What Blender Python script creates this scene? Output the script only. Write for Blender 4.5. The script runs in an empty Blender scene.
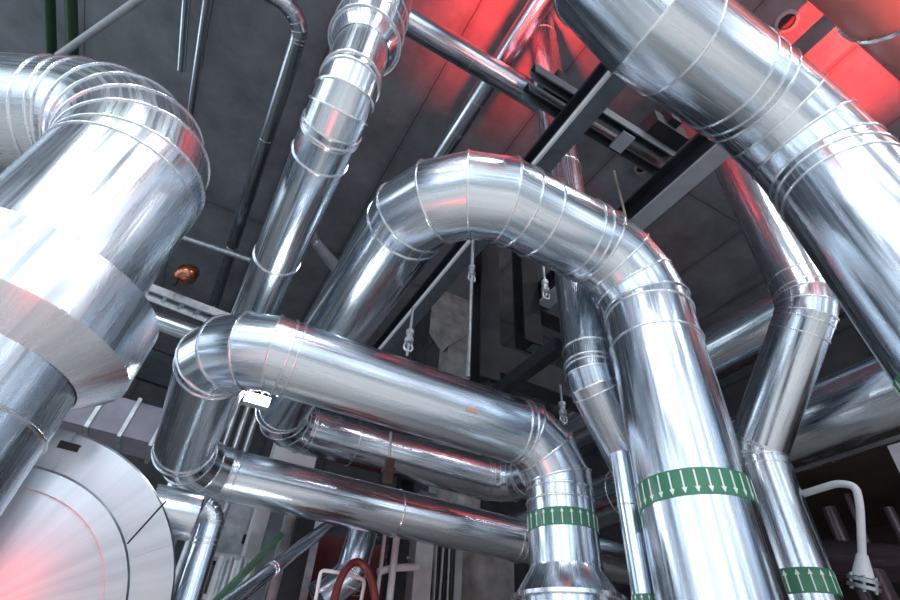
import bpy, bmesh, math, random
from mathutils import Vector, Matrix
random.seed(7)
scene = bpy.context.scene
COL = scene.collection
PI = math.pi
EYE = 1.6                                   # lens height above the floor
# ------------------------------------------------------------------ camera
AX = ((0.87106, 0.34933, 0.34508), (-0.48806, 0.53825, 0.68704), (0.05429, -0.76685, 0.63944))
FPX = 506.14
def ray(px, py):
    d = ((px - 450) / FPX, (py - 300) / FPX, 1.0)
    v = Vector([sum(AX[i][k] * d[k] for k in range(3)) for i in range(3)])
    return v.normalized()
def V(x, y, z):                              # z measured from lens height
    return Vector((x, y, z + EYE))
def on(px, py, axis, val):                   # point of the place seen at a pixel, on the plane axis = val
    r = ray(px, py); i = 'XYZ'.index(axis)
    p = r * (val / r[i])
    return Vector((p.x, p.y, p.z + EYE))
def along(P, axis, px, py):                  # point of an axis-parallel line seen at a pixel
    P = Vector((P[0], P[1], P[2] - EYE)); d = Vector((0, 0, 0)); d['XYZ'.index(axis)] = 1
    r = ray(px, py); b = d.dot(r)
    t = (-P.dot(d) + P.dot(r) * b) / (1 - b * b)
    q = P + d * t
    return Vector((q.x, q.y, q.z + EYE))

cd = bpy.data.cameras.new('camera'); cam = bpy.data.objects.new('camera', cd); COL.objects.link(cam)
cd.sensor_width = 36; cd.lens = FPX / 900 * 36; cd.clip_start = .05; cd.clip_end = 200
M = Matrix(((AX[0][0], -AX[0][1], -AX[0][2], 0), (AX[1][0], -AX[1][1], -AX[1][2], 0), (AX[2][0], -AX[2][1], -AX[2][2], EYE), (0, 0, 0, 1)))
cam.matrix_world = M
scene.camera = cam

# ------------------------------------------------------------------ materials
def new_mat(name):
    m = bpy.data.materials.new(name); m.use_nodes = True
    nt = m.node_tree
    return m, nt, nt.nodes['Principled BSDF']
def node(nt, typ, **kw):
    n = nt.nodes.new(typ)
    for k, v in kw.items():
        setattr(n, k, v)
    return n
def metal(name, base, rough=.2, streak=.1, dent=.25, var=.12):
    """rolled sheet metal: fine streaks along the length and faint dents"""
    m, nt, b = new_mat(name)
    b.inputs['Metallic'].default_value = 1
    uv = node(nt, 'ShaderNodeUVMap')
    mp = node(nt, 'ShaderNodeMapping'); mp.inputs['Scale'].default_value = (30, .10, 1)
    nt.links.new(uv.outputs[0], mp.inputs[0])
    n1 = node(nt, 'ShaderNodeTexNoise'); n1.inputs['Scale'].default_value = 1.6; n1.inputs['Detail'].default_value = 5
    n1.inputs['Roughness'].default_value = .65
    nt.links.new(mp.outputs[0], n1.inputs['Vector'])
    mp2 = node(nt, 'ShaderNodeMapping'); mp2.inputs['Scale'].default_value = (6, .55, 1)
    nt.links.new(uv.outputs[0], mp2.inputs[0])
    n2 = node(nt, 'ShaderNodeTexNoise'); n2.inputs['Scale'].default_value = 1.0; n2.inputs['Detail'].default_value = 2
    nt.links.new(mp2.outputs[0], n2.inputs['Vector'])
    mp3 = node(nt, 'ShaderNodeMapping'); mp3.inputs['Scale'].default_value = (110, 1.2, 1)
    nt.links.new(uv.outputs[0], mp3.inputs[0])
    n3 = node(nt, 'ShaderNodeTexNoise'); n3.inputs['Scale'].default_value = 1.0; n3.inputs['Detail'].default_value = 4
    nt.links.new(mp3.outputs[0], n3.inputs['Vector'])
    cr = node(nt, 'ShaderNodeValToRGB')
    cr.color_ramp.elements[0].position = .3; cr.color_ramp.elements[1].position = .7
    cr.color_ramp.elements[0].color = [c * .80 for c in base] + [1]; cr.color_ramp.elements[1].color = list(base) + [1]
    nt.links.new(n1.outputs['Fac'], cr.inputs[0]); nt.links.new(cr.outputs[0], b.inputs['Base Color'])
    mr = node(nt, 'ShaderNodeMapRange'); mr.inputs[1].default_value = .3; mr.inputs[2].default_value = .7
    mr.inputs[3].default_value = max(.03, rough - var / 2); mr.inputs[4].default_value = rough + var
    nt.links.new(n3.outputs['Fac'], mr.inputs[0]); nt.links.new(mr.outputs[0], b.inputs['Roughness'])
    b1 = node(nt, 'ShaderNodeBump'); b1.inputs['Strength'].default_value = streak; b1.inputs['Distance'].default_value = .02
    nt.links.new(n1.outputs['Fac'], b1.inputs['Height'])
    b2 = node(nt, 'ShaderNodeBump'); b2.inputs['Strength'].default_value = dent; b2.inputs['Distance'].default_value = .03
    nt.links.new(n2.outputs['Fac'], b2.inputs['Height']); nt.links.new(b1.outputs[0], b2.inputs['Normal'])
    nt.links.new(b2.outputs[0], b.inputs['Normal'])
    return m
def paint(name, base, rough=.5, metallic=0., var=.15, scale=4., bump=0., spec=.5):
    m, nt, b = new_mat(name)
    tc = node(nt, 'ShaderNodeTexCoord')
    n = node(nt, 'ShaderNodeTexNoise'); n.inputs['Scale'].default_value = scale; n.inputs['Detail'].default_value = 6
    nt.links.new(tc.outputs['Object'], n.inputs['Vector'])
    cr = node(nt, 'ShaderNodeValToRGB'); cr.color_ramp.elements[0].position = .3; cr.color_ramp.elements[1].position = .7
    cr.color_ramp.elements[0].color = [c * (1 - var) for c in base] + [1]
    cr.color_ramp.elements[1].color = [min(1, c * (1 + var)) for c in base] + [1]
    nt.links.new(n.outputs['Fac'], cr.inputs[0]); nt.links.new(cr.outputs[0], b.inputs['Base Color'])
    b.inputs['Roughness'].default_value = rough; b.inputs['Metallic'].default_value = metallic
    b.inputs['Specular IOR Level'].default_value = spec
    if bump:
        bp = node(nt, 'ShaderNodeBump'); bp.inputs['Strength'].default_value = bump; bp.inputs['Distance'].default_value = .02
        nt.links.new(n.outputs['Fac'], bp.inputs['Height']); nt.links.new(bp.outputs[0], b.inputs['Normal'])
    return m
def concrete(name, base, jx, jy, ox=0., oy=0., axes=(0, 1), line=.02):
    """cast concrete with formwork joints, stains along them and pores"""
    m, nt, b = new_mat(name)
    tc = node(nt, 'ShaderNodeTexCoord'); sp = node(nt, 'ShaderNodeSeparateXYZ')
    nt.links.new(tc.outputs['Object'], sp.inputs[0])
    n = node(nt, 'ShaderNodeTexNoise'); n.inputs['Scale'].default_value = .9; n.inputs['Detail'].default_value = 8; n.inputs['Roughness'].default_value = .65
    nt.links.new(tc.outputs['Object'], n.inputs['Vector'])
    cr = node(nt, 'ShaderNodeValToRGB'); cr.color_ramp.elements[0].position = .3; cr.color_ramp.elements[1].position = .72
    cr.color_ramp.elements[0].color = [c * .62 for c in base] + [1]; cr.color_ramp.elements[1].color = [c * 1.3 for c in base] + [1]
    nt.links.new(n.outputs['Fac'], cr.inputs[0])
    col = cr.outputs[0]
    n2 = node(nt, 'ShaderNodeTexNoise'); n2.inputs['Scale'].default_value = 3.; n2.inputs['Detail'].default_value = 6
    nt.links.new(tc.outputs['Object'], n2.inputs['Vector'])
    for k, (per, off) in enumerate(((jx, ox), (jy, oy))):
        a = node(nt, 'ShaderNodeMath', operation='ADD'); a.inputs[1].default_value = off + 1000 * per
        nt.links.new(sp.outputs[axes[k]], a.inputs[0])
        wob = node(nt, 'ShaderNodeMath', operation='MULTIPLY_ADD'); wob.inputs[1].default_value = .05
        nt.links.new(n2.outputs['Fac'], wob.inputs[0]); nt.links.new(a.outputs[0], wob.inputs[2])
        md = node(nt, 'ShaderNodeMath', operation='PINGPONG'); md.inputs[1].default_value = per / 2
        nt.links.new(wob.outputs[0], md.inputs[0])
        for (w, dark) in ((line, .35), (line * 9, .82)):
            mr = node(nt, 'ShaderNodeMapRange'); mr.inputs[1].default_value = w * .4; mr.inputs[2].default_value = w
            mr.inputs[3].default_value = dark; mr.inputs[4].default_value = 1.
            nt.links.new(md.outputs[0], mr.inputs[0])
            mx = node(nt, 'ShaderNodeMix', data_type='RGBA', blend_type='MULTIPLY'); mx.inputs[0].default_value = 1
            nt.links.new(col, mx.inputs[6]); nt.links.new(mr.outputs[0], mx.inputs[7])
            col = mx.outputs[2]
    nt.links.new(col, b.inputs['Base Color'])
    b.inputs['Roughness'].default_value = .85
    bp = node(nt, 'ShaderNodeBump'); bp.inputs['Strength'].default_value = .25; bp.inputs['Distance'].default_value = .02
    nt.links.new(n2.outputs['Fac'], bp.inputs['Height']); nt.links.new(bp.outputs[0], b.inputs['Normal'])
    return m
def emit(name, col, s):
    m, nt, b = new_mat(name)
    b.inputs['Base Color'].default_value = (*col, 1)
    b.inputs['Emission Color'].default_value = (*col, 1); b.inputs['Emission Strength'].default_value = s
    return m

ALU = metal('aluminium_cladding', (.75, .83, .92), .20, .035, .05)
ALU_SMOOTH = metal('aluminium_sheet', (.76, .83, .91), .24, .02, .035)
DRUM = metal('brushed_sheet', (.74, .79, .85), .30, .006, .03, .06)
ALU_SEAM = metal('seam_metal', (.90, .93, .97), .22, .0, .05)
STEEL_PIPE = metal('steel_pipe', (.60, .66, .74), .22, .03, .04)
BLUE_STEEL = metal('dull_steel', (.42, .48, .56), .24, .06, .15)
GALV = paint('galvanised_steel', (.50, .54, .58), .42, .85, .2, 9.)
FRAME = paint('dark_grey_paint', (.022, .027, .034), .55, .0, .25, 5., 0., .2)
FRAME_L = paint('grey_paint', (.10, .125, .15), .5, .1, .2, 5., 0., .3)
PALE = paint('pale_steel', (.34, .39, .44), .5, .1, .1, 5.)
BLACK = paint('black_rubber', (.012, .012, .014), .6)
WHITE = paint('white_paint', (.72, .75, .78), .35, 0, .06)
GREEN = paint('green_tape', (.045, .20, .115), .38, 0, .15, 6.)
ARROW = paint('white_print', (.80, .84, .84), .45, 0, .04)
GREENP = paint('green_paint', (.10, .22, .13), .45)
DKGREEN = paint('dark_green_paint', (.02, .055, .025), .5)
DARK_RED_TINT = paint('dark_red_tint', (.13, .014, .016), .35)  # red glow along the bottom put into the base colour
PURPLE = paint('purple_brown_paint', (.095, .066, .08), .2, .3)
DUCT = paint('lilac_duct_paint', (.24, .24, .31), .4, .2)
GREYPVC = paint('grey_plastic', (.34, .37, .41), .5)
RED_TINT = paint('pale_red_tint', (.88, .28, .25), .35, .1, .05, 2.)  # red glow of the top right corner put into the pipe's colour
COPPER = metal('copper', (.45, .18, .11), .25, .05, .1)
CONC_COL = paint('concrete_column', (.30, .30, .30), .9, 0, .3, 3., .3)
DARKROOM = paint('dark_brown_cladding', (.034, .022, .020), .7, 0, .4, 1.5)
CEIL = concrete('ceiling_concrete', (.160, .172, .192), 2.35, 7.2, .4, 2.6)
WALLC = concrete('wall_concrete', (.085, .09, .10), 2.6, 3.0, 0, 0, (0, 2))
WALLC2 = concrete('side_wall_concrete', (.085, .09, .10), 2.6, 3.0, 0, 0, (1, 2))
WALLP = paint('pale_wall_paint', (.50, .54, .58), .7, 0, .08, .6)
FLOORC = paint('floor_screed', (.60, .57, .53), .35, 0, .12, .8)
LAMP = emit('lamp_glass', (.85, .95, 1.), 60)
TAG = paint('orange_tag', (.75, .42, .30), .6)

# ------------------------------------------------------------------ objects
def thing(name, label, cat, loc=(0, 0, 0), group=None):
    o = bpy.data.objects.new(name, None); COL.objects.link(o)
    o.location = loc; o['label'] = label; o['category'] = cat
    o.empty_display_size = .2
    if group: o['group'] = group
    return o
def root_loc(o):
    l = Vector((0, 0, 0))
    while o is not None:
        l += o.location; o = o.parent
    return l
def obj(name, bm, mat, parent=None, sharp=None, loc=None):
    me = bpy.data.meshes.new(name)
    base = root_loc(parent) if parent is not None else Vector(loc or (0, 0, 0))
    bm.transform(Matrix.Translation(-base))
    bm.normal_update(); bm.to_mesh(me); bm.free()
    me.materials.append(mat)
    if sharp is not None:
        for p in me.polygons: p.use_smooth = True
        me.set_sharp_from_angle(angle=math.radians(sharp))
    o = bpy.data.objects.new(name, me); COL.objects.link(o)
    if parent is not None: o.parent = parent
    else: o.location = base
    return o
def tag(o, label, cat, group=None):
    o['label'] = label; o['category'] = cat
    if group: o['group'] = group
    return o
def struct(name, bm, mat):
    o = obj(name, bm, mat); o['kind'] = 'structure'; return o
def frame_of(d):
    d = d.normalized()
    a = Vector((0, 0, 1)) if abs(d.z) < .9 else Vector((1, 0, 0))
    u = d.cross(a).normalized(); v = d.cross(u).normalized()
    return d, u, v
def add_rings(bm, rings, closed=False, caps=True, v0=0., us=1.):
    """rings: list of lists of points; quads between them with uv (turn, metres)"""
    uvl = bm.loops.layers.uv.verify()
    vs = [[bm.verts.new(p) for p in r] for r in rings]
    n = len(rings[0]); L = [v0]
    for i in range(1, len(rings)):
        a = sum(rings[i], Vector()) / n; b = sum(rings[i - 1], Vector()) / n
        dl = (a - b).length
        if dl < 1e-4: dl = (rings[i][0] - rings[i - 1][0]).length
        L.append(L[-1] + dl)
    m = len(rings)
    for i in range(m if closed else m - 1):
        i2 = (i + 1) % m
        for k in range(n):
            k2 = (k + 1) % n
            f = bm.faces.new((vs[i][k], vs[i][k2], vs[i2][k2], vs[i2][k]))
            l2 = L[i2] if i2 else L[-1] + .05
            for lp, uv in zip(f.loops, ((k / n, L[i]), ((k + 1) / n, L[i]), ((k + 1) / n, l2), (k / n, l2))):
                lp[uvl].uv = (uv[0] * us, uv[1])
    if caps and not closed:
        for r in (vs[0][::-1], vs[-1]):
            f = bm.faces.new(r)
            for k, lp in enumerate(f.loops):
                lp[uvl].uv = (.5 + .3 * math.cos(2 * PI * k / n), .5 + .3 * math.sin(2 * PI * k / n))
    return bm
def circle(c, u, v, ru, rv=None, n=48):
    rv = ru if rv is None else rv
    return [c + u * (ru * math.cos(2 * PI * k / n)) + v * (rv * math.sin(2 * PI * k / n)) for k in range(n)]
def fix(bm):
    bmesh.ops.recalc_face_normals(bm, faces=bm.faces); return bm
def cyl(bm, a, b, r, r2=None, n=24, caps=True):
    d, u, v = frame_of(b - a)
    return add_rings(bm, [circle(a, u, v, r, n=n), circle(b, u, v, r if r2 is None else r2, n=n)], caps=caps)
def lathe(bm, base, axis, prof, n=48, caps=True):
    d, u, v = frame_of(axis)
    return add_rings(bm, [circle(base + d * z, u, v, max(r, 1e-4), n=n) for r, z in prof], caps=caps)
def ring_tube(bm, c, u, v, ru, rv, t, n=48, k=6):
    """thin tube around an ellipse"""
    rings = []
    w = u.cross(v).normalized()
    for i in range(n):
        a = 2 * PI * i / n
        p = c + u * (ru * math.cos(a)) + v * (rv * math.sin(a))
        o = (u * math.cos(a) + v * math.sin(a)).normalized()
        rings.append([p + o * (t * math.cos(2 * PI * j / k)) + w * (t * math.sin(2 * PI * j / k)) for j in range(k)])
    return add_rings(bm, rings, closed=True)
def tube(bm, pts, r, n=10, close_r=None):
    """smooth tube through points (mitred)"""
    rings = []; u = None
    for i, p in enumerate(pts):
        d = (pts[min(i + 1, len(pts) - 1)] - pts[max(i - 1, 0)]).normalized()
        if u is None: _, u, v = frame_of(d)
        else:
            u = (u - d * u.dot(d)).normalized(); v = d.cross(u)
        rings.append(circle(p, u, v, r, n=n))
    return add_rings(bm, rings)
def rounded(pts, rad, k=6):
    out = [pts[0]]
    for i in range(1, len(pts) - 1):
        p = pts[i]; a = (pts[i - 1] - p); b = (pts[i + 1] - p)
        t = min(rad, a.length * .45, b.length * .45)
        A = p + a.normalized() * t; B = p + b.normalized() * t
        for j in range(k + 1):
            s = j / k
            out.append(A * (1 - s) ** 2 + p * (2 * s * (1 - s)) + B * s ** 2)
    out.append(pts[-1]); return out
def prism(bm, a, b, w, h, up=Vector((0, 0, 1)), off=(0, 0)):
    """box from a to b, w across, h along up"""
    d = (b - a).normalized(); s = d.cross(up).normalized(); q = s.cross(d).normalized()
    o = s * off[0] + q * off[1]
    R = [[p + o + s * (x * w / 2) + q * (y * h / 2) for x, y in ((-1, -1), (1, -1), (1, 1), (-1, 1))] for p in (a, b)]
    return add_rings(bm, R)
def box(bm, lo, hi):
    lo = Vector(lo); hi = Vector(hi)
    c = (lo + hi) / 2
    return prism(bm, Vector((lo.x, c.y, c.z)), Vector((hi.x, c.y, c.z)), hi.y - lo.y, hi.z - lo.z)
def ibeam(bm, a, b, w, h, t, up=Vector((0, 0, 1))):
    prism(bm, a, b, w, t, up, (0, -h / 2 + t / 2)); prism(bm, a, b, w, t, up, (0, h / 2 - t / 2))
    return prism(bm, a, b, t * .7, h - 2 * t + .004, up)

# ------------------------------------------------------------------ pipes
def bead(sec, c, d, R, t=.011, n=56, mat=None):
    _, u, v = frame_of(d)
    return obj('seam', fix(ring_tube(bmesh.new(), c, u, v, R + t * .3, R + t * .3, t, n=n)), mat or ALU_SEAM, sec, 60)
def run(root, pts, R, bends, gores, mat=ALU, seams=(), t=.011, n=56, gap=.0, ends=True):
    """insulated pipe run through pts; bends[i] radius and gores[i] pieces of each elbow;
    seams: (section index, point on it) or (section index, distance along it)"""
    secs = []; cur = pts[0]; m = len(pts)
    els = []
    for i in range(1, m):
        d = (pts[i] - pts[i - 1]).normalized()
        if i < m - 1:
            e = (pts[i + 1] - pts[i]).normalized()
            th = d.angle(e); tl = bends[i - 1] * math.tan(th / 2)
            end = pts[i] - d * tl
        else: end = pts[i]
        bm = bmesh.new(); _, u, v = frame_of(d)
        add_rings(bm, [circle(cur, u, v, R, n=n), circle(end, u, v, R, n=n)], caps=ends, v0=random.random() * 5)
        s = obj('straight_section', fix(bm), mat, root, 40)
        secs.append((s, cur, end, d))
        if i < m - 1:
            Rb = bends[i - 1]; N = gores[i - 1]
            nrm = (e - d * e.dot(d)).normalized()      # towards bend centre
            C = end + nrm * Rb; b = d.cross(nrm).normalized()
            rings = []; k = 1 / math.cos(th / (2 * N))
            def rad(phi): return -nrm * math.cos(phi) + d * math.sin(phi)
            sp = []
            rings.append(circle(end, rad(0), b, R, n=n)); sp.append((end, rad(0), R))
            for j in range(N):
                phi = th * (2 * j + 1) / (2 * N); r_ = rad(phi)
                c = C + r_ * (Rb * k)
                rings.append(circle(c, r_, b, R * k, R, n=n)); sp.append((c, r_, R * k))
            nx = C + rad(th) * Rb
            rings.append(circle(nx, rad(th), b, R, n=n)); sp.append((nx, rad(th), R))
            bm = bmesh.new(); add_rings(bm, rings, caps=False, v0=random.random() * 5)
            el = obj('elbow', fix(bm), mat, root, 9); els.append(el)
            for c, r_, ru in sp:
                obj('seam', fix(ring_tube(bmesh.new(), c, r_, b, ru + t * .3, R + t * .3, t, n=n)), ALU_SEAM, el, 60)
            cur = nx
    for si, q in seams:
        s, a, b_, d = secs[si]
        c = a + d * ((q - a).dot(d)) if isinstance(q, Vector) else a + d * q
        bead(s, c, d, R, t, n)
    return secs, els
def flow_band(parent, c, d, R, h, count, direction, mat=GREEN, lift=.004, a0=0.):
    """green tape around a pipe with white arrows"""
    d, u, v = frame_of(d)
    bm = bmesh.new(); r = R + lift
    add_rings(bm, [circle(c + d * (z * h / 2), u, v, rr, n=72) for z, rr in ((-1, R - .003), (-1, r), (1, r), (1, R - .003))], caps=False)
    fb = obj('flow_band', fix(bm), mat, parent, 40)
    r2 = r + .0025
    L = h * .86; hw = h * .10; sw = h * .03; hl = h * .22
    for i in range(count):
        a = a0 + 2 * PI * i / count
        def P(s, z, rr=r2):
            b = a + s / R
            return c + (u * math.cos(b) + v * math.sin(b)) * rr + d * (z * direction)
        bm = bmesh.new()
        out = [(-sw, -L / 2), (sw, -L / 2), (sw, L / 2 - hl), (hw, L / 2 - hl), (0, L / 2), (-hw, L / 2 - hl), (-sw, L / 2 - hl)]
        top = [bm.verts.new(P(*q)) for q in out]; bot = [bm.verts.new(P(q[0], q[1], r - .001)) for q in out]
        bm.faces.new(top); bm.faces.new(bot[::-1])
        for k in range(7):
            bm.faces.new((top[k], bot[k], bot[(k + 1) % 7], top[(k + 1) % 7]))
        obj('arrow', fix(bm), ARROW, fb)
    return fb

# ================================================================== setting
XR, XL, YB, YF, H = 17., -13., 21., -9., 11.0
def slab(lo, hi): return fix(box(bmesh.new(), lo, hi))
struct('floor', slab((XL, YF, -.2), (XR, YB, 0)), FLOORC)
struct('ceiling', slab((XL, YF, H + EYE), (XR, YB, H + EYE + .3)), CEIL)
struct('wall_back', slab((XL, YB, 0), (XR, YB + .3, H + EYE)), WALLC)
bm = bmesh.new()
# rear, left and right walls with tall unseen openings, added to streak the metal
bm = bmesh.new(); bm2 = bmesh.new()
WIN = []
def slotted_wall(bm, axis, pos, a0, a1, wins, z0, z1):
    def bx(s0, s1, q0, q1):
        if axis == 'Y': box(bm, (s0, pos - .3, q0), (s1, pos, q1))
        else: box(bm, (pos - .3, s0, q0), (pos, s1, q1))
    bx(a0, a1, 0, z0); bx(a0, a1, z1, H + EYE)
    c = a0
    for w0, w1 in wins:
        bx(c, w0, z0, z1); c = w1
    bx(c, a1, z0, z1)
RW = [(-11.5, -9.9), (-8.0, -6.0), (-4.4, -2.9), (-.2, 1.6), (4.0, 4.8), (8.4, 9.6)]
LW = [(-7.5, -5.6), (-4.2, -1.8), (-.2, 1.7), (3.3, 5.2), (7., 9.4), (12, 15)]
slotted_wall(bm, 'Y', YF, XL, XR, RW, 3.2, 10.2); struct('wall_rear', fix(bm), WALLP)
slotted_wall(bm2, 'X', XL, YF, YB, LW, 3.2, 10.2); struct('wall_left', fix(bm2), WALLP)
bm = bmesh.new(); RRW = [(-8, -5.5), (-4, -1.5), (0, 1.8)]
slotted_wall(bm, 'X', XR + .3, YF, YB, RRW, 2.2, 9.0); struct('wall_right', fix(bm), WALLC2)

# ================================================================== big pipes
AXY = (3.31, 2.43); AR = .39; AZ = 3.66; FY = 8.27; LX = 1.07
rt = thing('insulated_pipe', 'tall silver arched pipe over the centre, green band of down arrows on its leg', 'pipe', (AXY[0], AXY[1], 0))
pts = [V(AXY[0], AXY[1], -1.6), V(AXY[0], AXY[1], AZ), V(LX, AXY[1], AZ), V(LX, FY, AZ), V(5.75, FY, AZ), V(5.75, 7.45, AZ)]
secs, els = run(rt, pts, AR, [.66, .78, .62, .62], [4, 4, 4, 4], seams=[
    (0, along(pts[0], 'Z', 668, 345)), (1, along(pts[1], 'X', 577, 238)), (1, along(pts[1], 'X', 540, 215)), (3, along(pts[3], 'X', 352, 446)), (3, along(pts[3], 'X', 480, 480))])
flow_band(secs[0][0], along(pts[0], 'Z', 697, 500), Vector((0, 0, 1)), AR, .18, 30, -1)
MY, MZ, MX, LY = 3.88, 2.29, -.06, 7.1
rt = thing('insulated_pipe', 'silver pipe crossing the middle and doubling back below, standing on a conical foot', 'pipe', (3.29, MY, 0))
pts = [V(3.29, MY, 1.08), V(3.29, MY, MZ), V(MX, MY, MZ), V(MX, LY, MZ), V(7.4, LY, MZ)]
MR = .32
secs, els = run(rt, pts, MR, [.52, .48, .68], [3, 4, 4], seams=[
    (0, along(pts[0], 'Z', 557, 505)), (1, along(pts[1], 'X', 522, 425)), (1, along(pts[1], 'X', 292, 358)), (3, along(pts[3], 'X', 397, 508)), (3, along(pts[3], 'X', 514, 535)), (3, along(pts[3], 'X', 519, 537))])
q = on(472, 410, 'Y', MY - MR * .93)
obj('paper_tag', fix(prism(bmesh.new(), q - Vector((.055, 0, 0)), q + Vector((.055, 0, 0)), .012, .045)), TAG, secs[1][0])
flow_band(secs[0][0], along(pts[0], 'Z', 558, 526), Vector((0, 0, 1)), MR, .155, 24, 1, a0=.1)
bm = bmesh.new()
lathe(bm, V(3.29, MY, .86), Vector((0, 0, 1)), [(.475, 0), (.45, .03), (MR + .004, .22), (MR + .004, .24)], n=64, caps=False)
obj('cone', fix(bm), ALU, rt, 40)
bm = bmesh.new(); lathe(bm, V(3.29, MY, .845), Vector((0, 0, 1)), [(.45, -.012), (.492, -.008), (.492, .022), (.45, .03)], n=96, caps=False)
obj('pleated_collar', fix(bm), ALU_SEAM, rt, 40)
bm = bmesh.new(); lathe(bm, V(3.29, MY, -1.6), Vector((0, 0, 1)), [(.45, 0), (.45, 2.45)], n=64)
base = obj('base_section', fix(bm), ALU, rt, 40)

# left big pipe with collar
LP = (-1.12, 3.25); LR = .515; LZ = 3.60; dl = Vector((-.894, .449, 0)).normalized()
rt = thing('insulated_pipe', 'very wide silver pipe at far left with thick collar, bending away to the left', 'pipe', (LP[0], LP[1], 0))
pts = [V(-1.30, LP[1], -1.6), V(-1.065, LP[1], LZ), V(-1.065, LP[1], LZ) + dl * 5]
secs, els = run(rt, pts, LR, [.72], [6], mat=ALU_SMOOTH, seams=[(0, V(-1.17, LP[1], 1.02)), (0, V(-1.2, LP[1], .62)), (1, .12)], n=80)
bm = bmesh.new()
lathe(bm, V(LP[0] - .03, LP[1], 1.36), Vector((.045, 0, 1)), [(LR - .01, -.06), (.69, .09), (.70, .10), (.70, .47), (.69, .48), (LR - .01, .49)], n=96, caps=False)
obj('collar', fix(bm), ALU_SMOOTH, rt, 30)

# upper right pipe
PY, PZ, PX, PR = .81, 4.4, 3.83, .45
rt = thing('insulated_pipe', 'wide silver pipe sweeping through the upper right corner and down the right edge', 'pipe', (PX, PY, 0))
pts = [V(1.66, PY, H - .01), V(1.66, PY, PZ), V(PX, PY, PZ), V(PX + .64, PY - .12, -1.6)]
secs, els = run(rt, pts, PR, [.66, .84], [2, 4], seams=[(1, V(PX - .90, PY, PZ)), (2, .12)], n=72)
q = along(pts[2] + Vector((.42, -.07, 0)), 'Z', 930, 395); ax = secs[2][3]
flow_band(secs[2][0], secs[2][1] + ax * (q - secs[2][1]).dot(ax), -ax, PR, .16, 30, 1)

# long pipe along the ceiling and the drop above it
rt = thing('insulated_pipe', 'long straight silver pipe left of the arch, rising to a wider drop at the top', 'pipe', (.07, 2.1, 0))
pts = [V(.09, 2.12, 4.5), V(.09, 2.12, 3.42), V(.09, 9.0, 3.42), V(.09, 9.0, -1.6)]
secs, els = run(rt, pts, .222, [.30, .4], [4, 3], seams=[(1, along(pts[1], 'Y', 264, 252)), (1, along(pts[1], 'Y', 322, 125)), (1, .25)], n=56)
bm = bmesh.new()
lathe(bm, V(.09, 2.12, 4.36), Vector((0, 0, 1)), [(.225, -.16), (.30, 0), (.30, 6.63)], n=56, caps=False)
dr = obj('wide_section', fix(bm), ALU, rt, 40)
for z in (4.36, 4.62, 4.9): bead(dr, V(.09, 2.12, z), Vector((0, 0, 1)), .30)

# stepped pipe beside the right edge
BX, BR = 6.5, .35
rt = thing('insulated_pipe', 'silver pipe with a slanted step right of the arch leg, up arrows near its foot', 'pipe', (BX, 3.62, 0))
pts = [V(BX, 2.33, H - .01), V(BX, 2.33, 4.50), V(BX + .04, 3.72, 2.95), V(BX + .04, 3.72, -1.6)]
secs, els = run(rt, pts, BR, [.55, .36], [3, 2], seams=[(0, 6.05), (1, .2), (2, .1)])
for s in secs: pass
flow_band(secs[2][0], along(pts[3], 'Z', 812, 586), Vector((0, 0, 1)), BR, .25, 18, 1)

# dark pipe behind the arch, kinking right
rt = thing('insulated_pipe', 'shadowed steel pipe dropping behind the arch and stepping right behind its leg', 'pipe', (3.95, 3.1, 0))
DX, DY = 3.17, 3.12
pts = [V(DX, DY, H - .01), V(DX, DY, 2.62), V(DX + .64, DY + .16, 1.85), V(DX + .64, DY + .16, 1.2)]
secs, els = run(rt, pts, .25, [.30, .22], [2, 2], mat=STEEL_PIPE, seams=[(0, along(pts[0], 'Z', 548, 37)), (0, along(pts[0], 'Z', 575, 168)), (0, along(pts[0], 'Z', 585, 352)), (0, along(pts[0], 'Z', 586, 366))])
rt = thing('insulated_pipe', 'narrow upright pipe just left of the arch leg with a green band at its foot', 'pipe', (3.28, 3.02, 0))
pts = [V(3.28, 3.02, -1.6), V(3.28, 3.02, 1.86)]
secs, els = run(rt, pts, .092, [], [], seams=[(0, along(pts[0], 'Z', 622, 507))], n=32, t=.007)
flow_band(secs[0][0], along(pts[0], 'Z', 640, 603), Vector((0, 0, 1)), .092, .09, 12, 1)

# two big horizontal pipes behind the stepped pipe
for lab, x, z, r, y0, y1 in (('upper of two wide level pipes behind the stepped pipe at right', 7.75, 5.42, .46, .5, 20.98),
                     ('lower of two wide level pipes behind the stepped pipe at right', 7.95, 3.72, .50, .5, 20.98)):
    rt = thing('insulated_pipe', lab, 'pipe', (x, y0, z + EYE - r), 'wide level pipes at the right')
    run(rt, [V(x, y0, z), V(x, y1, z)], r, [], [], seams=[(0, 4.6), (0, 6.9), (0, 9)])
# ceiling pipes
def simple(label, pts, r, bends=(), gores=(), seams=(), mat=STEEL_PIPE, name='ceiling_pipe', n=28, t=.008, group=None):
    lo = min(pts, key=lambda p: p.z)
    rt = thing(name, label, 'pipe', (lo.x, lo.y, lo.z - r), group)
    run(rt, list(pts), r, list(bends), list(gores), mat, seams, t, n)
    return rt
tz = 9.95; tx = -.43 / 4.5 * tz
simple('slim bright ceiling pipe with a hooked bend, left of the long pipe',
       [V(tx - 3, 5.2 - .3, tz), V(tx, 4.9, tz), V(tx, 19, tz)], .165, [.55], [6], [(1, 2.5), (1, 6.5)])
simple('shorter of two slim pipes hung at the upper left', [on(189, -40, 'Z', 9.5), on(181, 70, 'Z', 9.5)], .075)
simple('longer of two slim pipes hung at the upper left', [on(211, -30, 'Z', 9.5), on(188, 130, 'Z', 9.5)], .075)
cz = 9.0
p0 = V(-.2, cz / 2.456, cz); p1 = on(552, 112, 'Z', cz); p1.y = p0.y
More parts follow.
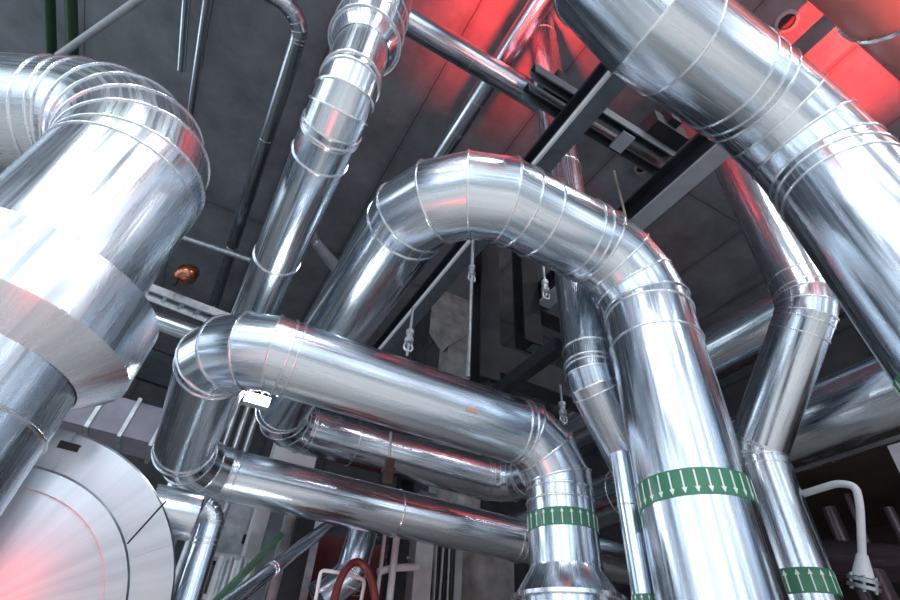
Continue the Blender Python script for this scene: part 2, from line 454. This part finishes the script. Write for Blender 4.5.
simple('reddish lit pipe crossing under the ceiling at the top centre', [p0, p1, p1 + Vector((0, 0, 2.2))], .225, [.3], [3], [(0, on(468, 64, 'Z', cz)), (0, on(535, 102, 'Z', cz))], mat=ALU)
bz = 9.7
simple('slim silver pipe running away under the crossing pipe at the top centre', [V(16.24 / 60.42 * bz, 2.2, bz), V(16.24 / 60.42 * bz, 8.5, bz)], .20, (), (), [(0, 2.4), (0, 3.2)], mat=ALU)
simple('dull grey pipe close beside the right of the long silver pipe', [on(384, 48, 'Z', 8.), on(331, 178, 'Z', 8.), on(296, 262, 'Z', 8.)], .13, [.3], [2], mat=GREYPVC)
simple('grey plastic elbow pipe between the long pipe and the arch', [on(300, 205, 'Z', 8.2), on(312, 240, 'Z', 8.2), on(352, 285, 'Z', 8.2)], .14, [.3], [4], mat=GREYPVC)
simple('very slim bright pipe running beside the right edge of the long pipe', [on(310, 225, 'Z', 7.), on(268, 322, 'Z', 7.)], .07, mat=GALV)
simple('short level pipe joining the slim ceiling pipe to the far left pipe', [on(170, 233, 'Z', 9.2), on(262, 264, 'Z', 9.2)], .085, mat=GALV)
for k, x in enumerate((50, 72)):
    simple(('left' if k == 0 else 'right') + ' one of two green pipes above the far left bend', [on(x - 2, -20, 'Z', 8.), on(x + 1, 60, 'Z', 8.)], .085, mat=DKGREEN, group='green pipes at upper left')
simple('grey diagonal rod rising above the far left bend', [on(58, 56, 'Z', 7.), on(158, -14, 'Z', 7.)], .05, mat=GREYPVC, name='brace_rod')
# red tinted pipe, topmost right
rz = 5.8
rt = thing('insulated_pipe', 'wide red tinted pipe with flange in the top right corner above the sweeping pipe', 'pipe', (1, -.55, rz + EYE - .6))
secs, els = run(rt, [V(.5, -.50, rz), V(16.98, -.50, rz)], .62, [], [], mat=RED_TINT, n=64)
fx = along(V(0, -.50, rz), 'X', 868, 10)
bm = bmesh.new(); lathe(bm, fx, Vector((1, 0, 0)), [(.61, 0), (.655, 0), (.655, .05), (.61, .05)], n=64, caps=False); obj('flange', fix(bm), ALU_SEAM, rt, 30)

# ================================================================== drum at lower left
phi, psi = math.radians(5), math.radians(-10)
nh = Vector((math.sin(phi), -math.cos(phi), 0)); e1 = Vector((math.cos(phi), math.sin(phi), 0))
nn = nh * math.cos(psi) + Vector((0, 0, 1)) * math.sin(psi); e2 = nn.cross(e1) * 1
if e2.z < 0: e2 = -e2
D = 4.65
c0 = -nn * D + e1 * (-.098 * D) + e2 * (-.101 * D) + Vector((0, 0, EYE))
rr, rl = .249 * D, .183 * D
rt = thing('round_vessel', 'huge round silver vessel end facing the viewer at the lower left, with raised inner disc', 'vessel', (c0.x, c0.y, 0))
bm = bmesh.new()
lathe(bm, c0, nn, [(rr * .97, -.55), (rr, -.53), (rr, -.015), (rr - .015, 0), (rl * .98, .03)], n=96)
shell = obj('shell', fix(bm), DRUM, rt, 25)
bm = bmesh.new(); lathe(bm, c0, nn, [(rl, 0), (rl, .33), (rl - .015, .345), (rl * .84, .36), (rl * .83, .31)], n=96, caps=False)
obj('raised_rim', fix(bm), DRUM, rt, 25)
bm = bmesh.new(); lathe(bm, c0, nn, [(rl * .835, .2), (rl * .835, .33), (rl * .3, .385), (.02, .40)], n=96)
obj('inner_disc', fix(bm), DRUM, rt, 12)
def on_disc(px, py, off):
    r = ray(px, py); k = (c0 - Vector((0, 0, EYE)) + nn * off).dot(nn) / r.dot(nn)
    q = r * k; return Vector((q.x, q.y, q.z + EYE))
a, b = on_disc(127, 544, .02), on_disc(166, 501, .005)
obj('seam', fix(prism(bmesh.new(), a, b, .012, .02, nn)), BLACK, rt)
a, b = on_disc(57, 444, .0), on_disc(80, 450, .0)
bm = bmesh.new(); prism(bm, a, b, .062, .03, nn); bmesh.ops.bevel(bm, geom=bm.edges[:], offset=.008, segments=2, affect='EDGES')
obj('slot', fix(bm), BLACK, rt)
# side nozzle of the vessel
a = on(168, 522, 'Y', 4.95); b = on(190, 516, 'Y', 4.95); ax = Vector((1, .05, .02)).normalized()
ctr = on(181, 514, 'Y', 4.95)
bm = bmesh.new(); lathe(bm, ctr - ax * .25, ax, [(.19, 0), (.19, .36), (.18, .375), (.10, .38)], n=48)
obj('side_nozzle', fix(bm), ALU, rt, 25)
# small elbow pipe below
p = on(205, 505, 'Y', 5.15)
simple('small silver pipe bending down beside the round vessel', [on(206, 510, 'Y', 5.15), on(214, 514, 'Y', 5.15), V(on(196, 600, 'Y', 5.15).x, 5.15, -1.6)], .105, [.13], [4], [(1, .12), (1, .16)], mat=ALU, name='elbow_pipe')

# ================================================================== dark steelwork
SZ = 5.0
def beam(label, a, b, w, h, t, mat=FRAME, group=None, strip=0, low=None):
    rt = thing('steel_beam', label, 'beam', a, group)
    up = Vector((0, 0, 1)); d = (b - a).normalized()
    if abs(d.z) > .7: up = Vector((0, 1, 0))
    for nm, off, hh, ww in (('lower_flange', -h / 2 + t / 2, t, w), ('upper_flange', h / 2 - t / 2, t, w), ('web', 0, h - 2 * t, t * .7)):
        obj(nm, fix(prism(bmesh.new(), a, b, ww, hh, up, (0, off))), mat if nm != 'lower_flange' else (low or FRAME_L), rt)  # lower flange paler than the web: lit underside put into its colour
    if strip: obj('lit_edge_strip', fix(prism(bmesh.new(), a, b, .03, .075, up, (strip * (w / 2 + .012), -h / 2 + .04))), WHITE, rt)  # white strip added for the light catching the lower edge
    return rt
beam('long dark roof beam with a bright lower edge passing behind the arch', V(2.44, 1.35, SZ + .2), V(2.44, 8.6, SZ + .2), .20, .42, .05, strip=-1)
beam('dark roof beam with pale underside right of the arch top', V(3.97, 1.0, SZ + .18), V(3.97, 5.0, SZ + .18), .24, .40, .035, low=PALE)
for lab, (x0, y0), (x1, y1), w in (('dark cross channel nearer the sweeping pipe, bridging the two roof beams', (585, 100), (672, 160), .09),
                            ('dark cross channel nearer the arch, bridging the two roof beams', (578, 116), (660, 176), .12)):
    a = on(x0, y0, 'Z', SZ + .5); b = on(x1, y1, 'Z', SZ + .5)
    a.y = b.y = (a.y + b.y) / 2; a.x -= .7
    rt = thing('steel_channel', lab, 'beam', a)
    obj('web', fix(prism(bmesh.new(), a, b, w, .02, Vector((0, 0, 1)), (0, .09))), FRAME, rt)
    for s in (-1, 1): obj('flange', fix(prism(bmesh.new(), a, b, .016, .18, Vector((0, 0, 1)), (s * w / 2, 0))), FRAME_L, rt)
a = on(622, 142, 'Z', SZ + .38)
tag(obj('clamp_plate', fix(prism(bmesh.new(), a - Vector((.09, 0, 0)), a + Vector((.09, 0, 0)), .24, .03)), PALE, loc=a), 'pale grey plate clamped across the two cross channels', 'plate')
for lab, (px, py), s in (('dark bracket block nearest the sweeping pipe above the roof beams', (664, 132), .26), ('dark bracket block at the left of the bright edged roof beam', (553, 96), .2)):
    a = on(px, py, 'Z', SZ + .75)
    bm = bmesh.new(); box(bm, a - Vector((s, .12, .12)), a + Vector((s, .12, .12))); box(bm, a - Vector((s * .3, .2, .02)), a + Vector((s * .3, .2, .25)))
    tag(obj('steel_bracket', fix(bm), FRAME, loc=a), lab, 'bracket')
# hanging frame behind the arch
HY = 4.75
px1, px2 = .623 * HY, .776 * HY
zb1 = on(486, 383, 'Y', HY).z; zb2 = on(527, 346, 'Y', HY).z
ft = thing('hanging_frame', 'dark steel frame of posts and crosspieces hanging behind the arch', 'frame', (px1, HY, zb1))
top = EYE + 6.9
for x, zb in ((px1, zb1), (px2, zb2)):
    bm = bmesh.new(); ibeam(bm, Vector((x, HY, zb)), Vector((x, HY, top)), .30, .26, .03, Vector((0, 1, 0)))
    obj('post', fix(bm), FRAME, ft)
obj('top_rail', fix(prism(bmesh.new(), Vector((2.35, HY, top)), Vector((4.05, HY, top)), .16, .16)), FRAME, ft)
for (xa, ya), (xb, yb), s in (((490, 362), (600, 405), .42), ((520, 306), (580, 332), .12)):
    a, b = on(xa, ya, 'Y', HY + .1), on(xb, yb, 'Y', HY + .1)
    b.z = a.z
    obj('crosspiece', fix(prism(bmesh.new(), a, b, .3, s)), FRAME, ft)
for (xa, ya), (xb, yb) in (((560, 345), (508, 385)),):
    a = on(xa, ya, 'Z', 3.2); b = Vector((a.x, a.y + 1.6, a.z))
    obj('outrigger', fix(prism(bmesh.new(), a, b, .13, .16)), FRAME, ft)
# far dark post and diagonal brace behind
a, b = on(425, 305, 'Y', 8.9), on(420, 385, 'Y', 8.9); b.x = a.x
tag(obj('steel_post', fix(prism(bmesh.new(), Vector((a.x, a.y, 0)), a + Vector((0, 0, .6)), .26, .24, Vector((0, 1, 0)))), FRAME, loc=(a.x, a.y, 0)), 'far dark post seen under the arch, left of the pale slab', 'post')
# pale chamfered concrete column
P = [on(x, y, 'Y', 11.5) for x, y in ((428, 318), (442, 278), (456, 274), (474, 300), (474, 330), (447, 347))]
cc = thing('concrete_support', 'pale concrete support with cut corners seen through the arch', 'support', (P[5].x, 11.5, 0))
bm = bmesh.new(); q = Vector((0, .35, 0))
add_rings(bm, [P, [p + q for p in P]]); obj('head', fix(bm), CONC_COL, cc)
a, b = on(444, 350, 'Y', 11.9), on(478, 350, 'Y', 11.9)
obj('shaft', fix(box(bmesh.new(), (a.x, 11.6, 0), (b.x, 12.2, P[4].z))), CONC_COL, cc)
# dark round tube by the frame
p = on(552, 390, 'Y', 5.5)
simple('short black upright tube below the hanging frame, behind the middle pipe elbow', [Vector((p.x, 5.5, 2.6)), on(550, 362, 'Y', 5.5)], .11, mat=BLACK, name='support_tube')

# hanger rods
def rod(label, a, b, r=.014, clamp=None, mat=GALV, block=None):
    rt = thing('hanger_rod', label, 'rod', b)
    obj('rod', fix(cyl(bmesh.new(), a, b, r, n=10)), mat, rt, 40)
    if clamp is not None:
        c = a.lerp(b, clamp)
        bm = bmesh.new()
        lathe(bm, c - Vector((0, 0, .09)), Vector((0, 0, 1)), [(.02, 0), (.045, .01), (.045, .06), (.03, .065), (.03, .11), (.04, .115), (.04, .16), (.018, .18)], n=12)
        obj('turnbuckle', fix(bm), mat, rt, 30)
        bm = bmesh.new(); ring_tube(bm, c + Vector((0, 0, -.13)), Vector((1, 0, 0)), Vector((0, 0, 1)), .045, .05, .012, n=20)
        obj('eye', fix(bm), mat, rt, 60)
    if block is not None:
        c = a.lerp(b, block)
        bm = bmesh.new(); box(bm, c - Vector((.05, .04, .14)), c + Vector((.05, .04, .14))); box(bm, c - Vector((.07, .05, .03)), c + Vector((.07, .05, .03)))
        obj('spring_box', fix(bm), paint('rusty_brown', (.10, .05, .045), .6), rt)
    return rt
b = on(468, 377, 'Y', MY); rod('long hanger rod beside the hanging frame holding the middle pipe', Vector((b.x, MY, EYE + SZ)), b, .022, .35)
b = on(407, 356, 'Y', MY); rod('hanger rod with brass turnbuckle on the middle pipe under the arch', b + Vector((0, 0, .62)), b, .014, .62)
b = on(546, 296, 'Y', 3.2); rod('short hook hanging under the arch in front of the hanging frame', b + Vector((0, 0, .7)), b, .014, .8)
b = on(564, 425, 'Y', MY + .05); rod('small clamp rod on top of the middle pipe elbow', b + Vector((0, 0, .5)), b, .012, .6)
b = on(388, 482, 'Y', 5.6); rod('hanger with rusty spring box between the middle pipe and the return pipe', on(391, 432, 'Y', 5.6), b, .016, None, GALV, .78)
b = on(628, 226, 'Y', 2.55); rod('slender tan rod from the roof channels to the top of the arch', Vector((b.x, b.y, EYE + SZ + .55)), b, .014, None, paint('tan_rod', (.36, .31, .25), .6))
# openings in the ceiling
for lab, px, py, r in (('round dark pipe sleeve in the ceiling beside the roof beam', 641, 168, .17), ('round red lit pipe sleeve in the ceiling at the upper right', 786, 21, .22)):
    p = on(px, py, 'Z', H); bm = bmesh.new()
    lathe(bm, p, Vector((0, 0, -1)), [(r * .72, 0), (r * .72, .06), (r, .06), (r, 0)], n=32, caps=False)
    o = thing('pipe_sleeve', lab, 'sleeve', p)
    obj('rim', fix(bm), CONC_COL, o, 30)
    obj('hole', fix(lathe(bmesh.new(), p - Vector((0, 0, .02)), Vector((0, 0, 1)), [(r * .73, 0), (r * .73, .02)], n=32)), BLACK, o, 30)
a, b = on(840, 28, 'Z', 9.9), on(800, 64, 'Z', 9.9); b.x = a.x = (a.x + b.x) / 2
tag(obj('ceiling_beam', fix(prism(bmesh.new(), a - Vector((0, 4, 0)), b + Vector((0, 6, 0)), .55, .5)), CEIL, loc=a), 'red lit ceiling beam behind the sweeping pipe', 'beam')

# ================================================================== left background
lz = 4.9
lt = thing('cable_ladder', 'pale cable ladder crossing behind the far left pipe', 'ladder', on(190, 305, 'Z', lz))
ya = on(190, 300, 'Z', lz).y
A1, B1 = on(120, 276, 'Z', lz), on(262, 330, 'Z', lz); A2, B2 = on(120, 286, 'Z', lz - .12), on(245, 335, 'Z', lz - .12)
for a, b in ((A1, B1), (A2, B2)):
    obj('rail', fix(prism(bmesh.new(), a, b, .04, .13)), GALV, lt)
for k in range(8):
    s = (k + .5) / 8; obj('rung', fix(prism(bmesh.new(), A1.lerp(B1, s), A2.lerp(B2, s), .05, .05)), GALV, lt)
cp = on(177, 279, 'Z', lz + .15)
ct = thing('copper_lamp', 'small copper bell lamp standing above the cable ladder', 'lamp', cp)
bm = bmesh.new(); lathe(bm, cp, Vector((.5, .1, .9)), [(.02, .0), (.09, .02), (.15, .1), (.17, .2), (.10, .34), (.05, .38), (.03, .40)], n=28); obj('bell', fix(bm), COPPER, ct, 40)
obj('bracket', fix(cyl(bmesh.new(), cp - Vector((0, 0, .12)), cp + Vector((0, 0, .05)), .03, n=12)), BLACK, ct)
simple('short silver pipe with end cap below the cable ladder', [on(146, 318, 'Y', 6.6), on(205, 338, 'Y', 6.6)], .12, mat=ALU, name='short_pipe', seams=[(0, .1)])
bm = bmesh.new()
for s, r in (((100, 345), (150, 388)),): pass
a, b = on(118, 352, 'Y', 8.6), on(240, 395, 'Y', 8.6)
dt = thing('cable_tray', 'dark broad tray behind the gap left of the middle pipe', 'tray', a)
obj('tray_floor', fix(prism(bmesh.new(), a, b, 1.2, .06)), FRAME_L, dt)
for s in (-1, 1): obj('side_rail', fix(prism(bmesh.new(), a, b, .05, .22, off=(s * .6, .06))), FRAME, dt)
# lilac duct with bright joint
a, b = on(98, 418, 'Y', 8.1), on(158, 436, 'Y', 8.1)
dt = thing('air_duct', 'lilac box duct between the round vessel and the return elbow', 'duct', a)
obj('body', fix(prism(bmesh.new(), a - Vector((1, 0, 0)), b + Vector((.5, 0, .0)), .7, .5)), DUCT, dt)
for k in range(3):
    s = a.lerp(b, k / 2); d = (b - a).normalized()
    obj('flange', fix(prism(bmesh.new(), s - d * .025, s + d * .025, .78, .58)), GALV, dt)
# floodlight shining under the middle pipe
fp = on(257, 400, 'Y', 4.9)
fl = thing('floodlight', 'blazing white floodlight shining from under the middle pipe elbow', 'lamp', fp)
bm = bmesh.new(); box(bm, fp - Vector((.125, .02, .055)), fp + Vector((.125, .08, .055))); obj('housing', fix(bm), GALV, fl)
bm = bmesh.new(); box(bm, fp - Vector((.115, .03, .045)), fp + Vector((.115, -.015, .045))); obj('lens', fix(bm), LAMP, fl)
for k, (x0, y0, x1, y1) in enumerate(((244, 388, 226, 440), (254, 390, 240, 440), (264, 392, 252, 440))):
    a, b = on(x0, y0, 'Y', 8.8), on(x1, y1, 'Y', 8.8); b.x = a.x
    tag(obj('conduit_pipe', fix(cyl(bmesh.new(), Vector((a.x, 8.8, 0)), a + Vector((0, 0, 1.5)), .05, n=12)), GALV, sharp=40, loc=(a.x, 8.8, 0)),
        ('leftmost', 'middle', 'rightmost')[k] + ' of three thin upright conduits behind the floodlight', 'conduit', 'upright conduits')
a = on(250, 433, 'Y', 9.8)
tag(obj('white_box', slab((a.x + .5, a.y - .2, 0), (a.x + 1.3, a.y + .2, a.z + .16)), WHITE, loc=a), 'white box casing behind the conduits above the return pipe', 'box')

# ================================================================== bottom clutter
def cabinet(label, px0, px1, ptop, Y, dep, mat=FRAME_L, slots=0, name='control_cabinet'):
    a, b = on(px0, ptop, 'Y', Y), on(px1, ptop, 'Y', Y)
    z = (a.z + b.z) / 2
    t = thing(name, label, 'cabinet', ((a.x + b.x) / 2, Y, 0))
    obj('body', slab((a.x, Y, 0), (b.x, Y + dep, z)), mat, t)
    w = b.x - a.x
    obj('door', slab((a.x + .05 * w, Y - .03, .1), (b.x - .05 * w, Y, z - .1)), mat, t)
    obj('handle', slab((b.x - .2 * w, Y - .07, z - .75), (b.x - .1 * w, Y - .03, z - .6)), BLACK, t)
    for k in range(slots):
        obj('vent', slab((a.x + (.06 + .88 * k / slots) * w, Y - .05, z - 1.35), (a.x + (.06 + .88 * (k + .82) / slots) * w, Y - .02, z - 1.08)), BLACK, t)
    return t
cabinet('grey control cabinet with a row of vents below the return pipe', 222, 262, 498, 10.2, .8, GALV, 5)
cabinet('lower grey switch cabinet in front of the control cabinet, right of the vessel pipe', 203, 236, 566, 9.2, .5, FRAME_L, 3)
ct = thing('pipe_manifold', 'rack of short upright tubes under the vents of the control cabinet', 'manifold', on(238, 600, 'Y', 9.0))
a, b = on(222, 556, 'Y', 9.0), on(250, 567, 'Y', 9.0); b.z = a.z
for dz in (0, -.55): obj('rail', fix(prism(bmesh.new(), a + Vector((-.3, 0, dz)), b + Vector((.3, 0, dz)), .08, .07)), GALV, ct)
for k in range(7):
    q = a.lerp(b, k / 6); obj('tube', fix(cyl(bmesh.new(), Vector((q.x, 9.0, 0)), q, .035 if k % 2 else .055, n=12)), GALV if k % 3 else WHITE, ct, 40)
# green and silver sloping pipes
simple('slim green pipe sloping up behind the sloping silver pipe', [on(212, 606, 'Y', 6.6), on(281, 535, 'Y', 7.6)], .045, mat=GREENP, name='sloping_pipe')
rt = simple('silver pipe sloping up to the return pipe at the bottom left', [on(217, 612, 'Y', 6.3), on(346, 512, 'Y', 8.4)], .085, mat=ALU, name='sloping_pipe', seams=[(0, 1.0), (0, 1.06)])
# uprights
for k, (x, w, m, y, lab) in enumerate(((278, .10, FRAME_L, 8.6, 'grey'), (293, .09, GALV, 8.9, 'galvanised'), (308, .14, FRAME, 8.4, 'dark'), (320, .07, GALV, 8.7, 'slim galvanised'))):
    a = on(x, 515, 'Y', y)
    tag(obj('steel_post', slab((a.x - w, y, 0), (a.x + w, y + .15, a.z + .6)), m, loc=(a.x, y, 0)), lab + ' upright post behind the sloping silver pipe', 'post', 'posts under the return pipe')
# vertical silver pipe with branch
p = on(362, 545, 'Y', 7.75)
simple('short silver drop pipe below the return pipe, left of the white uprights', [Vector((p.x + .05, 7.9, EYE + 2.3)), Vector((p.x - .05, 7.9, on(350, 575, 'Y', 7.9).z)), on(318, 600, 'Y', 7.9)], .23, [.2], [3], [(0, .8), (0, .95)], mat=ALU, name='drop_pipe')
# red tinted pump body and handwheel
pc = on(354, 622, 'Y', 6.4)
pv = thing('red_valve', 'dark red tinted valve with arched handwheel at the bottom centre', 'valve', (pc.x, 6.4, 0))
bm = bmesh.new(); ring_tube(bm, pc, Vector((1, .0, 0)), Vector((0, .25, .97)), .27, .66, .05, n=48, k=10); obj('handwheel', fix(bm), DARK_RED_TINT, pv, 60)
bm = bmesh.new(); cyl(bm, pc - Vector((.28, 0, 0)), pc + Vector((.28, 0, 0)), .03, n=12); cyl(bm, pc, Vector((pc.x, pc.y + .5, pc.z)), .05, n=12); obj('spindle', fix(bm), DARK_RED_TINT, pv, 40)
bm = bmesh.new(); lathe(bm, Vector((pc.x, 7.0, 0)), Vector((0, 0, 1)), [(.40, 0), (.40, pc.z - .5), (.5, pc.z - .45), (.5, pc.z - .2), (.28, pc.z), (.2, pc.z + .2)], n=32); obj('body', fix(bm), DARK_RED_TINT, pv, 30)
# white bent frame
W = [on(x, y, 'Y', 6.7) for x, y in ((314, 610), (321, 570), (342, 573), (365, 580), (359, 612))]
tag(obj('guard_rail', fix(tube(bmesh.new(), rounded(W, .06), .022)), WHITE, sharp=60, loc=W[0]), 'thin white bent guard tube around the red handwheel', 'rail')
# tank and panel behind, tinted dark red
a = on(300, 545, 'Y', 10.8)
cabinet('dark red tinted machine casing behind the white uprights', 300, 425, 543, 11.2, 1., DARK_RED_TINT, 0, 'machine_casing')
W = [on(x, y, 'Y', 8.0) for x, y in ((378, 572), (392, 568), (418, 567))]
tag(obj('cross_tube', fix(tube(bmesh.new(), rounded(W, .1), .055)), WHITE, sharp=60, loc=W[0]), 'white tube linking the white upright to the column', 'tube')
for x0, x1, r, lab, y in ((397, 391, .055, 'wide white upright tube in front of the red machine casing', 7.9), (385, 380, .03, 'thin pale upright rod left of the wide white tube', 8.0)):
    a = on(x0, 534, 'Y', y)
    tag(obj('upright_tube', fix(cyl(bmesh.new(), Vector((a.x, y, 0)), a + Vector((0, 0, .5)), r, n=14)), WHITE, sharp=40, loc=(a.x, y, 0)), lab, 'tube')
for k, (y_, x0, x1) in enumerate(((556, 384, 418), (563, 386, 420))):
    a, b = on(x0, y_, 'Y', 9.2), on(x1, y_ + 3, 'Y', 9.2)
    tag(obj('level_rail', fix(cyl(bmesh.new(), a, b, .03, n=10)), GALV, sharp=40, loc=a), ('upper' if k == 0 else 'lower') + ' thin rail between the white uprights and the column', 'rail')
# columns and cable bundle
a, b = on(417, 540, 'Y', 9.0), on(434, 540, 'Y', 9.0)
tag(obj('steel_column', slab((a.x, 9.0, 0), (b.x, 9.3, a.z + .9)), paint('pale_column', (.46, .50, .53), .5), loc=(a.x, 9, 0)), 'pale steel column left of the black cable bundle', 'column')
ct = thing('cable_bundle', 'bundle of black cables running up beside the pale column', 'cables', on(444, 600, 'Y', 9.15))
for k in range(9):
    x = 436.5 + k * 2.2; a = on(x, 546, 'Y', 9.1 + .05 * (k % 3))
    pts = [Vector((a.x + random.uniform(-.02, .02), a.y + random.uniform(-.02, .02), z)) for z in [0, .6, 1.2, 1.5, 1.8, 2.1, 2.4, 2.7, a.z + .5]]
    obj('cable', fix(tube(bmesh.new(), pts, .022, 8)), BLACK if k % 3 else GREYPVC, ct, 60)
a, b = on(456, 545, 'Y', 9.6), on(463, 545, 'Y', 9.6)
tag(obj('steel_column', slab((a.x, 9.6, 0), (b.x, 9.8, a.z + 1)), paint('pale_column_b', (.42, .46, .48), .5), loc=(a.x, 9.6, 0)), 'narrow pale column right of the black cable bundle', 'column')
a, b = on(463, 545, 'Y', 10.6), on(522, 545, 'Y', 10.6)
tag(obj('concrete_pier', slab((a.x, 10.6, 0), (b.x - .25, 11.3, a.z + .5)), CONC_COL, loc=(a.x, 10.6, 0)), 'rough concrete pier behind the conical pipe foot', 'pier')

# ================================================================== lower right
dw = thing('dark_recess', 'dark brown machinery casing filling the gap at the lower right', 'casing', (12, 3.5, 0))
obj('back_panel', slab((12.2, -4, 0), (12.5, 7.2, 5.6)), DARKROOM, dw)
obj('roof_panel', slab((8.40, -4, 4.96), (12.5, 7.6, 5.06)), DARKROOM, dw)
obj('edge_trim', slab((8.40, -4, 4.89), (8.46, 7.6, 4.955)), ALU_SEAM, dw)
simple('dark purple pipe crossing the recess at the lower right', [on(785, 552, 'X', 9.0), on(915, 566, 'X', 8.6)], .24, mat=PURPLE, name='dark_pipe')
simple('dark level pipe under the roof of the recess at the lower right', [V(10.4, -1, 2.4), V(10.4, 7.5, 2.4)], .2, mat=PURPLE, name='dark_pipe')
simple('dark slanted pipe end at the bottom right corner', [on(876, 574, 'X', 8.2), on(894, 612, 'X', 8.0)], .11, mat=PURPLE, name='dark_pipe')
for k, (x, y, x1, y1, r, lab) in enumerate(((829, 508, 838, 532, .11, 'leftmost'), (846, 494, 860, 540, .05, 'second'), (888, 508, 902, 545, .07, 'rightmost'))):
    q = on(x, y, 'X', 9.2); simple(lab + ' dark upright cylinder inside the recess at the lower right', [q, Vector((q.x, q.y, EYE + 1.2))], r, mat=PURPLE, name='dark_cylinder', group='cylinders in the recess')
W = [on(x, y, 'X', 7.2) for x, y in ((790, 498), (838, 483), (856, 486), (860, 505), (863, 575))]
vt = thing('vent_tube', 'white bent tube ending in a flange at the lower right', 'tube', W[-1])
obj('tube', fix(tube(bmesh.new(), rounded(W, .13), .044, 14)), WHITE, vt, 60)
e = W[-1]; dd = (W[-1] - W[-2]).normalized()
obj('cone', fix(cyl(bmesh.new(), e - dd * .22, e + dd * .02, .055, .11, n=20)), WHITE, vt, 40)
for k in range(2): obj('flange', fix(cyl(bmesh.new(), e + dd * (.03 + .07 * k), e + dd * (.07 + .07 * k), .155, n=24)), GALV, vt, 40)
for k in range(6):
    a = k * PI / 3; _, u, v = frame_of(dd); q = e + (u * math.cos(a) + v * math.sin(a)) * .125
    obj('bolt', fix(cyl(bmesh.new(), q - dd * .0, q + dd * .17, .018, n=8)), GALV, vt)
P = [on(x, y, 'X', 6.6) for x, y in ((887, 446), (915, 438), (915, 500), (904, 482))]
bm = bmesh.new(); add_rings(bm, [P, [p + Vector((.06, 0, 0)) for p in P]])
tag(obj('grey_panel', fix(bm), paint('pale_grey_panel', (.45, .45, .50), .4), loc=P[3]), 'pale grey panel cut by the right edge above the recess', 'panel')

# ================================================================== lights
def area(name, loc, target, sx, sy, power, col=(1, 1, 1)):
    l = bpy.data.lights.new(name, 'AREA'); l.shape = 'RECTANGLE'; l.size = sx; l.size_y = sy; l.energy = power; l.color = col
    o = bpy.data.objects.new(name, l); COL.objects.link(o); o.location = loc
    o.rotation_euler = (Vector(target) - Vector(loc)).to_track_quat('-Z', 'Y').to_euler()
    return o
def spot(name, loc, target, power, col, angle, blend=.8, rad=.2):
    l = bpy.data.lights.new(name, 'SPOT'); l.energy = power; l.color = col; l.spot_size = math.radians(angle); l.spot_blend = blend; l.shadow_soft_size = rad
    o = bpy.data.objects.new(name, l); COL.objects.link(o); o.location = loc
    o.rotation_euler = (Vector(target) - Vector(loc)).to_track_quat('-Z', 'Y').to_euler()
    return o
COOL = (.82, .92, 1.); WP = 62  # light panels added in the unseen openings to brighten the hall
for w0, w1 in RW:
    area('added_opening_light', ((w0 + w1) / 2, YF + .02, 6.7), ((w0 + w1) / 2, 0, 6.7), w1 - w0, 7., WP * (w1 - w0), COOL)
for w0, w1 in LW:
    area('added_opening_light', (XL + .02, (w0 + w1) / 2, 6.7), (0, (w0 + w1) / 2, 6.7), w1 - w0, 7., WP * (w1 - w0), COOL)
for w0, w1 in RRW:
    area('added_opening_light', (XR - .02, (w0 + w1) / 2, 5.6), (0, (w0 + w1) / 2, 5.6), w1 - w0, 6.8, WP * (w1 - w0), COOL)
# unseen strip lights added to brighten floor and metal, out of frame
for x in (-7, -3, 1, 5, 9):
    area('added_strip_light', (x, -4, 10.5), (x, -4, 0), .35, 7, 360, (.95, .98, 1))
area('floodlight_beam', fp + Vector((0, -.05, 0)), fp + Vector((0, -1, -.25)),   .22, .1, 15, (.9, .97, 1))
area('added_strip_light', (.6, 5.3, .5), (1.0, 9.5, 2.6), 2.4, .3, 45, (.92, .97, 1))  # unseen light added low down to brighten the bottom clutter
RED = (1., .035, .03)  # red lights added to tint ceiling, corner pipe, vessel and bottom
t = on(522, 0, 'Z', H); spot('added_red_light', t + Vector((-.3, -.5, -2.6)), t, 2300, RED, 100, 1., .1)
t = on(840, 30, 'Z', H); spot('added_red_light', t + Vector((.8, .2, -3.6)), t, 5200, RED, 98, 1., .1)
spot('added_red_light', V(4.6, -2.8, 2.6), V(4.9, -1.1, 5.5), 900, (1., .16, .14), 75, 1., .1)
area('added_red_light', on(-220, 640, 'Y', 1.6), on(20, 560, 'Y', 4.), .9, .9, 9, RED)
spot('added_red_light', on(330, 660, 'Y', 3.4), on(330, 600, 'Y', 8.), 80, RED, 50, 1., .2)
w = bpy.data.worlds.new('world'); scene.world = w; w.use_nodes = True
w.node_tree.nodes['Background'].inputs[0].default_value = (.45, .55, .70, 1); w.node_tree.nodes['Background'].inputs[1].default_value = 1.

scene.view_settings.view_transform = 'Standard'; scene.view_settings.look = 'None'
scene.view_settings.gamma = 1; scene.view_settings.use_curve_mapping = False
scene.view_settings.exposure = 0.0
scene.cycles.use_denoising = True
scene.cycles.max_bounces = 8; scene.cycles.glossy_bounces = 5; scene.cycles.diffuse_bounces = 3
scene.cycles.sample_clamp_indirect = 8
